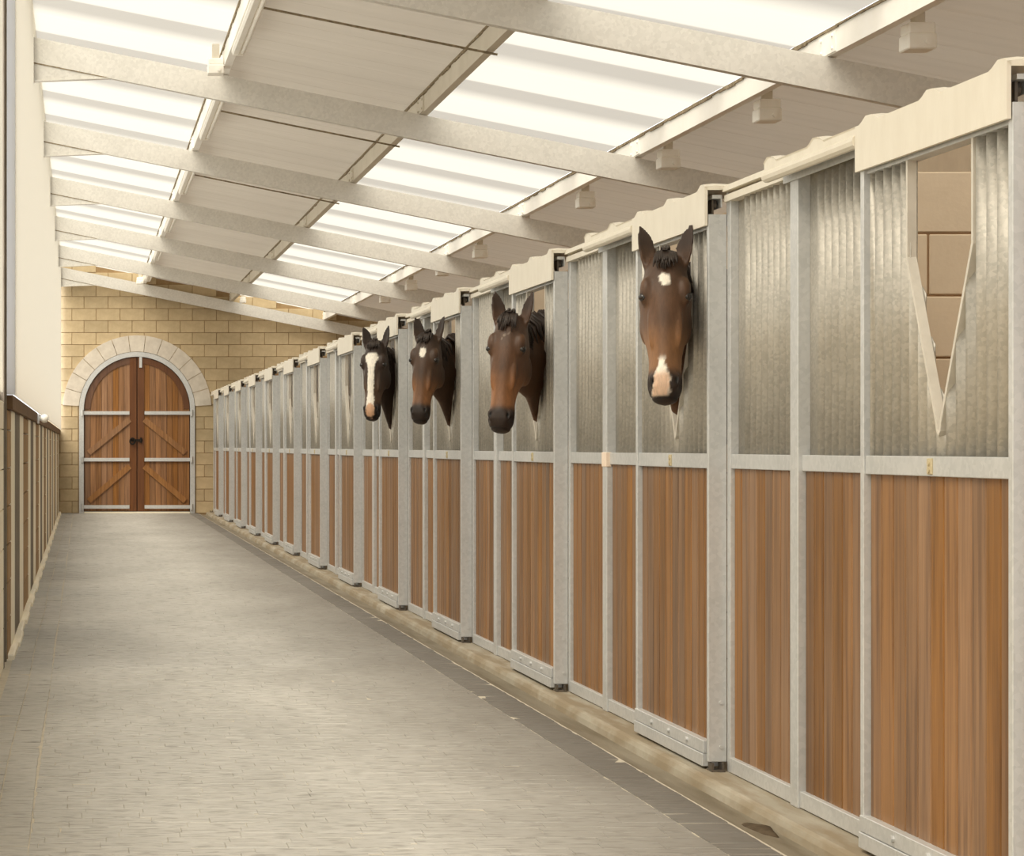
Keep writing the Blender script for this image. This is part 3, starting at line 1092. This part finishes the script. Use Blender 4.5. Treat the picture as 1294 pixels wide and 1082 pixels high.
door0 = make_door('nearest sliding stall door with an empty V opening')
panel0 = make_panel('nearest fixed stall panel, right of the horse with star and pink nose')
hood0 = make_cover('cream track hood above the nearest empty stall door')
HD = {1: 'the horse with star and pink nose', 2: 'the plain faced brown horse', 3: 'the dark muzzled horse with a star', 4: 'the white blazed horse'}
for i in range(1, NST):
    dl = 'sliding stall door with %s looking out' % HD[i] if i in HD else '%s sliding stall door from the camera, V opening empty' % ORD[i]
    dup(door0, (XD, Y0 + MOD * i, 0), dl)
    pl = 'fixed stall panel on the far side of %s' % HD[i] if i in HD else 'fixed stall panel beyond the %s stall door from the camera' % ORD[i]
    pn = dup(panel0, (XW, Y0 + 1.235 + MOD * i, 0), pl)
    hl = 'cream track hood above %s' % HD[i] if i in HD else 'cream track hood above the %s stall door from the camera' % ORD[i]
    dup(hood0, (XD, Y0 + MOD * i, 0), hl)
    if i == 1:
        lb = MB().box(-0.016, 0.012, 0.851, 0.949, 1.232, 1.304, 0.002)
        o = lb.build('paper_label', 'label', pn)
        o['label'] = 'small pale label on the middle post'


# ------------------------------------------------------------------ horses
def superring(c, ax, ay, w, d0, d1, ff, bf, n=28, e=0.8):
    """ring in the plane of ax (sideways) and ay (front to back, front = -); d0 front, d1 back reach"""
    out = []
    for k in range(n):
        t = 2 * math.pi * k / n
        cx, sy = math.cos(t), math.sin(t)
        x = math.copysign(abs(cx) ** e, cx)
        s = math.copysign(abs(sy) ** e, sy)
        u = (s + 1) / 2
        fac = ff + (bf - ff) * u if False else (ff + (1 - ff) * min(u / 0.5, 1) if u < 0.5 else 1 + (bf - 1) * (u - 0.5) / 0.5)
        yv = (d0 + d1) / 2 + s * (d1 - d0) / 2
        out.append(c + ax * (x * w * fac) + ay * yv)
    return out


HEAD = [  # z, front, back, half width, front factor, back factor
    (0.035, -0.010, 0.085, 0.035, 0.8, 0.8), (0.015, -0.035, 0.115, 0.066, 0.8, 0.8), (-0.03, -0.058, 0.140, 0.086, 0.8, 0.8), (-0.10, -0.078, 0.165, 0.101, 0.82, 0.75),
    (-0.17, -0.086, 0.190, 0.111, 0.80, 0.72), (-0.23, -0.087, 0.205, 0.106, 0.74, 0.74), (-0.29, -0.085, 0.200, 0.099, 0.68, 0.78), (-0.34, -0.082, 0.165, 0.090, 0.66, 0.78),
    (-0.38, -0.079, 0.115, 0.079, 0.66, 0.75), (-0.43, -0.077, 0.080, 0.070, 0.68, 0.7), (-0.48, -0.078, 0.064, 0.068, 0.72, 0.7), (-0.53, -0.081, 0.060, 0.073, 0.78, 0.7),
    (-0.57, -0.076, 0.058, 0.072, 0.84, 0.7), (-0.600, -0.064, 0.052, 0.063, 0.84, 0.75), (-0.622, -0.044, 0.040, 0.049, 0.8, 0.8), (-0.632, -0.020, 0.020, 0.027, 0.8, 0.8)]
V3 = Vector


def smooth(a, b, x):
    t = np.clip((x - a) / (b - a), 0, 1)
    return t * t * (3 - 2 * t)


def make_horse(label, px, py, d, yaw, pitch, roll, s, yc, mark, tone):
    poll = wpos(px, py, d)
    R = Matrix.Rotation(-math.radians(yaw), 4, 'Z') @ Matrix.Rotation(-math.radians(pitch), 4, 'X') @ Matrix.Rotation(math.radians(roll), 4, 'Y')
    HM = Matrix.Translation(poll) @ R @ Matrix.Scale(s, 4)
    hw = lambda x, y_, z: HM @ V3((x, y_, z))
    m = MB()
    m.loft([[HM @ p for p in superring(V3((0, 0, z)), V3((1, 0, 0)), V3((0, 1, 0)), w, f, b, ff, bf)] for z, f, b, w, ff, bf in HEAD])
    for sg in (-1, 1):
        def ball(c, rx, ry, rz):
            t = MB().ball(c, rx, ry, rz, 14, 10)
            m.add([HM @ V3(p) for p in t.v], t.f)
        ball((sg * 0.076, -0.034, -0.140), 0.030, 0.040, 0.056)      # brow
        ball((sg * 0.084, -0.030, -0.168), 0.025, 0.036, 0.040)      # lids
        ball((sg * 0.076, 0.110, -0.255), 0.034, 0.085, 0.090)       # cheek
        ball((sg * 0.046, -0.058, -0.545), 0.026, 0.026, 0.038)      # nostril
        ball((sg * 0.055, -0.045, -0.300), 0.018, 0.022, 0.10)      # facial crest
    t = MB().ball((0, 0.030, -0.605), 0.036, 0.034, 0.026)
    m.add([HM @ V3(p) for p in t.v], t.f)
    # ears
    for sg in (-1, 1):
        b0, tip = V3((sg * 0.062, 0.030, -0.020)), V3((sg * 0.104, 0.012, 0.168))
        ax = (tip - b0).normalized()
        out = V3((0.8 * sg, -0.6, 0)).normalized()
        side = (out - ax * out.dot(ax)).normalized()
        fwd = ax.cross(side).normalized()
        if fwd.y > 0:
            fwd = -fwd
        rings = []
        for u, w, th in ((-0.15, 0.026, 0.026), (0.0, 0.032, 0.027), (0.2, 0.042, 0.027), (0.42, 0.046, 0.024), (0.62, 0.041, 0.020), (0.80, 0.029, 0.016), (0.93, 0.015, 0.011), (1.0, 0.006, 0.007)):
            cc = b0 + (tip - b0) * u - side * (0.012 * math.sin(max(u, 0) * math.pi) * 0.6)
            rr_ = []
            for k in range(16):
                a = 2 * math.pi * k / 16
                x, f = math.cos(a), math.sin(a)
                if f > 0:
                    f *= 0.25 - 0.5 * (1 - x * x) * min(1, max(u, 0) * 4)     # hollow front
                rr_.append(HM @ (cc + side * (x * w) + fwd * (f * th)))
            rings.append(rr_)
        m.loft(rings)
    # neck, trunk
    C = []

    def nr(c, tx, ty, tz, hh, hwid, bf, tf=0.6):
        tdir = V3((tx, ty, tz)).normalized()
        side = tdir.cross(V3((0, 0, 1))).normalized()
        up = side.cross(tdir).normalized()
        return superring(V3(c), side, -up, hwid, -hh, hh, tf, bf, 28, 0.9)

    n0 = hw(0, 0.075, -0.105)
    n1 = hw(0, 0.215, -0.140)
    dp = V3((XD + 0.10, yc - 0.005, 1.775))
    nm = (n1 + dp) / 2 + V3((-0.02, 0.0, 0.02))
    t0 = (n1 - n0)
    rings = [nr(n0, t0.x, t0.y, 0, 0.115, 0.080, 0.7), nr(n1, t0.x + .3, t0.y, -0.15, 0.165, 0.090, 0.62, 0.5)]
    t1 = dp - n1
    rings.append(nr(nm, t1.x + 0.1, t1.y, t1.z, 0.235, 0.100, 0.5, 0.45))
    rings.append(nr(dp, 1, t1.y * 0.25, -0.35, 0.315, 0.118, 0.36, 0.42))
    for x, z, tz, hh, w_, bf in ((2.92, 1.64, -0.45, 0.34, 0.145, 0.5), (3.2, 1.47, -0.45, 0.37, 0.20, 0.6), (3.45, 1.33, -0.2, 0.37, 0.245, 0.7), (3.9, 1.27, 0, 0.35, 0.285, 0.85),
                                (4.4, 1.25, 0, 0.335, 0.30, 0.9), (4.8, 1.28, 0, 0.31, 0.29, 0.85), (5.05, 1.24, 0, 0.26, 0.25, 0.8), (5.2, 1.2, 0, 0.15, 0.15, 0.8)):
        rings.append(nr((x, yc, z), 1, 0, tz, hh, w_, bf))
    m.loft(rings)
    for sg in (-1, 1):
        yl = yc + sg * 0.155
        m.tube([(3.5, yl, 1.25), (3.48, yl, 0.95), (3.45, yl, 0.72), (3.44, yl, 0.52), (3.45, yl, 0.46), (3.46, yl, 0.25), (3.45, yl, 0.16), (3.41, yl, 0.07), (3.39, yl, 0.0)], [0.15, 0.10, 0.075, 0.052, 0.05, 0.034, 0.042, 0.05, 0.062], 14)
        yl = yc + sg * 0.15
        m.tube([(4.92, yl, 1.25), (4.85, yl, 0.98), (4.80, yl, 0.86), (4.95, yl, 0.68), (5.06, yl, 0.54), (5.04, yl, 0.42), (5.02, yl, 0.22), (5.0, yl, 0.14), (4.96, yl, 0.06), (4.94, yl, 0.0)], [0.19, 0.15, 0.125, 0.075, 0.055, 0.042, 0.035, 0.042, 0.05, 0.062], 14)
    me = m.mesh('horse_base', 'coat')
    tmp = bpy.data.objects.new('tmp', me)
    COL.objects.link(tmp)
    md = tmp.modifiers.new('r', 'REMESH')
    md.mode = 'VOXEL'
    md.voxel_size = 0.0085
    ms = tmp.modifiers.new('s', 'SMOOTH')
    ms.factor = 0.5
    ms.iterations = 4
    dg = bpy.context.evaluated_depsgraph_get()
    ev = bpy.data.meshes.new_from_object(tmp.evaluated_get(dg))
    bpy.data.objects.remove(tmp)
    ev.name = 'horse'
    nv = len(ev.vertices)
    co = np.empty(nv * 3, np.float32)
    ev.vertices.foreach_get('co', co)
    co = co.reshape(-1, 3).astype(np.float64)
    no = np.empty(nv * 3, np.float32)
    ev.vertices.foreach_get('normal', no)
    no = no.reshape(-1, 3)
    inv = np.array(HM.inverted())
    hl = co @ inv[:3, :3].T + inv[:3, 3]
    x, yv, z = hl[:, 0], hl[:, 1], hl[:, 2]
    nh = no @ inv[:3, :3].T
    nh /= np.linalg.norm(nh, axis=1, keepdims=True) + 1e-9
    # nostrils and mouth pressed into the muzzle
    push = np.zeros(nv)
    nost = np.zeros(nv)
    for sg in (-1, 1):
        q = ((x - sg * 0.053) / 0.016) ** 2 + ((z + 0.545 + 0.35 * (np.abs(x) - 0.05)) / 0.028) ** 2
        w = np.exp(-q) * (yv < -0.02)
        push += 0.022 * w
        nost = np.maximum(nost, smooth(0.35, 0.75, w))
    mouth = np.exp(-(((z + 0.606 - 0.18 * yv) / 0.005) ** 2)) * (yv < 0.05) * (z < -0.5)
    push += 0.004 * mouth
    # eye sockets
    for sg in (-1, 1):
        q = ((x - sg * 0.110) / 0.03) ** 2 + ((yv + 0.040) / 0.020) ** 2 + ((z + 0.176) / 0.014) ** 2
        push += 0.006 * np.exp(-q)
    co2 = co - no * (push * s)[:, None]
    ev.vertices.foreach_set('co', co2.astype(np.float32).ravel())
    # colours of the coat, in head coordinates
    base, tan, dark = [np.array(lin(*c)[:3]) for c in tone]
    blk = np.array(lin(34, 27, 24)[:3])
    white = np.array(lin(244, 238, 226)[:3])
    pink = np.array(lin(206, 164, 132)[:3])
    head = (z < 0.2) & (z > -0.68) & (np.abs(x) < 0.17) & (yv < 0.24) & (yv > -0.15)
    col = np.tile(base, (nv, 1))

    def lay(c, w):
        col[:] = col * (1 - w[:, None]) + c * w[:, None]
    hf = head.astype(float)
    lay(dark, hf * smooth(-0.22, -0.10, z) * 0.75)
    lay(dark, hf * np.exp(-((z + 0.30) / 0.10) ** 2) * np.exp(-(x / 0.035) ** 2) * smooth(0.0, -0.06, yv) * 0.6)
    lay(tan, hf * smooth(-0.26, -0.40, z) * smooth(-0.53, -0.47, z) * (0.45 + 0.55 * smooth(0.02, 0.05, np.abs(x))))
    lay(tan, hf * np.exp(-(((z + 0.06) / 0.05) ** 2)) * smooth(0.075, 0.1, np.abs(x)) * smooth(0.03, -0.03, yv) * 0.8)
    lay(blk, hf * smooth(-0.485, -0.525, z) * 0.9)
    lay(blk, hf * smooth(0.03, 0.09, z) * 0.6)
    for sg in (-1, 1):
        q = ((x - sg * 0.11) / 0.04) ** 2 + ((yv + 0.04) / 0.034) ** 2 + ((z + 0.176) / 0.024) ** 2
        lay(blk, np.exp(-q) * 0.85)
    jit = np.array([noise.noise((p[0] * 90, p[1] * 40, p[2] * 60)) for p in hl]) if mark else np.zeros(nv)
    front = smooth(0.01, -0.03, yv) * hf

    def patch(cx, cz, rx, rz, c, amp=0.35):
        q = np.sqrt(((x - cx) / rx) ** 2 + ((z - cz) / rz) ** 2) + jit * amp
        lay(c, front * smooth(1.12, 0.82, q))
    if mark == 'star_snip':
        patch(-0.002, -0.105, 0.024, 0.028, white)
        wline = front * smooth(-0.43, -0.465, z)
        cx = -0.012 + 0.03 * (z + 0.45)
        ww = 0.013 + 0.022 * smooth(-0.46, -0.54, z)
        q = np.abs(x - cx) / ww + jit * 0.25
        lay(white, wline * smooth(1.15, 0.85, q) * smooth(-0.615, -0.60, z))
        lay(pink, wline * smooth(1.1, 0.8, q) * smooth(-0.49, -0.53, z) * smooth(-0.615, -0.60, z) * 0.8)
    elif mark == 'few_hairs':
        for a, b in ((-0.006, -0.108), (0.016, -0.094), (-0.018, -0.128)):
            patch(a, b, 0.0055, 0.008, np.array(lin(132, 116, 102)[:3]), 0.15)
    elif mark == 'star':
        patch(0.0, -0.125, 0.024, 0.036, white)
    elif mark == 'blaze':
        ww = 0.026 + 0.026 * np.exp(-((z + 0.125) / 0.05) ** 2) + 0.006 * smooth(-0.40, -0.5, z)
        q = np.abs(x + 0.004) / ww + jit * 0.22
        lay(white, front * smooth(1.12, 0.88, q) * smooth(-0.075, -0.095, z) * smooth(-0.56, -0.50, z))
        q2 = np.sqrt(((x + 0.002) / 0.036) ** 2 + ((z + 0.56) / 0.062) ** 2) + jit * 0.2
        lay(pink, front * smooth(1.1, 0.8, q2))
    lay(np.array(lin(12, 9, 8)[:3]), nost * hf)
    lay(blk * 0.6, np.clip(mouth, 0, 1) * hf * 0.8)
    ca = ev.color_attributes.new('coat', 'FLOAT_COLOR', 'POINT')
    ca.data.foreach_set('color', np.c_[col, np.ones(nv)].astype(np.float32).ravel())
    for p in ev.polygons:
        p.use_smooth = True
    ev.materials.clear()
    ev.materials.append(M['coat'])
    # pivot under the horse
    base_loc = V3((3.9, yc, 0))
    ev.transform(Matrix.Translation(-base_loc))
    ho = obj('horse', ev, None, base_loc)
    tag(ho, label, 'horse', 'horses looking out of the stalls')
    LI = Matrix.Translation(-base_loc)
    for sg in (-1, 1):
        e = MB().ball((0, 0, 0), 0.022 * s, 0.022 * s, 0.019 * s, 14, 10)
        e.build('eye', 'eye', ho, LI @ hw(sg * 0.0890, -0.041, -0.175), smooth=True)
    # forelock
    rh = random.Random(int(d * 10))
    fm = MB()
    for k in range(26):
        xs = rh.uniform(-0.05, 0.05)
        zl = rh.uniform(-0.065, -0.02) if mark != 'few_hairs' else rh.uniform(-0.09, -0.03)
        pts = [hw(xs * 0.6, 0.02, 0.025), hw(xs * 0.8, -0.030, 0.030 - abs(xs) * 0.2), hw(xs, -0.066, -0.01), hw(xs * 1.05 + rh.uniform(-0.01, 0.01), -0.082, zl)]
        fm.tube([LI @ p for p in pts], [0.010, 0.011, 0.008, 0.002], 5)
    for k in range(5):
        xs = rh.uniform(-0.015, 0.015)
        fm.tube([LI @ hw(xs, 0.03, 0.02), LI @ hw(xs * 1.2, 0.0, 0.05 + rh.uniform(0, 0.012)), LI @ hw(xs + rh.uniform(-0.02, 0.02), -0.05, 0.03)], [0.012, 0.010, 0.003], 5)
    fm.build('forelock', 'mane', ho, smooth=True)
    # mane along the crest
    mm = MB()
    crest = [hw(0, 0.05, 0.015), hw(0, 0.16, 0.0)] + [V3(max(r, key=lambda p: p.z)) for r in rings[2:6]]
    for k in range(70):
        u = rh.random() * (len(crest) - 1.001)
        i = int(u)
        p = crest[i].lerp(crest[i + 1], u - i) + V3((0, 0, 0.006))
        q = crest[i + 1] - crest[i]
        lat = q.cross(V3((0, 0, 1))).normalized() * (1 if rh.random() < 0.8 else -1)
        if lat.y > 0 and rh.random() < 0.7:
            lat = -lat
        w0 = rh.uniform(0.025, 0.05)
        mm.tube([LI @ (p - lat * 0.01 - V3((0, 0, 0.02))), LI @ (p + lat * 0.012 + V3((0, 0, 0.012))), LI @ (p + lat * (w0 + 0.03) - V3((0, 0, 0.03))), LI @ (p + lat * (w0 + 0.055) - V3((0, 0, rh.uniform(0.09, 0.16))))], [0.012, 0.015, 0.013, 0.003], 5)
    mm.build('mane', 'mane', ho, smooth=True)
    tl = MB().tube([LI @ V3((5.16, yc, 1.38)), LI @ V3((5.28, yc, 1.25)), LI @ V3((5.33, yc, 0.9)), LI @ V3((5.31, yc, 0.5))], [0.04, 0.06, 0.07, 0.02], 10)
    tl.build('tail', 'mane', ho, smooth=True)
    return ho


ctr = lambda i: Y0 + MOD * i + OC
BAY1 = ((100, 72, 52), (144, 104, 70), (72, 54, 42))
BAY2 = ((98, 69, 49), (144, 98, 62), (74, 55, 43))
BAY3 = ((84, 62, 47), (138, 95, 61), (64, 50, 41))
DRK = ((66, 51, 42), (90, 68, 52), (56, 44, 38))
make_horse('brown horse with round white star and pink snip, nearest the camera', 841, 329, 9.50, 15, 13, 0, 0.965, ctr(1), 'star_snip', BAY1)
make_horse('brown horse without a white face marking, second from the camera', 645, 404, 12.45, 24, 12, 2, 0.99, ctr(2), 'few_hairs', BAY2)
make_horse('brown horse with oval white star and black muzzle', 540, 427, 15.55, 26, 12, 1, 0.94, ctr(3), 'star', BAY3)
make_horse('dark horse with broad white blaze down to a pink muzzle', 474, 436, 18.6, 22, 12, -1, 0.99, ctr(4), 'blaze', DRK)
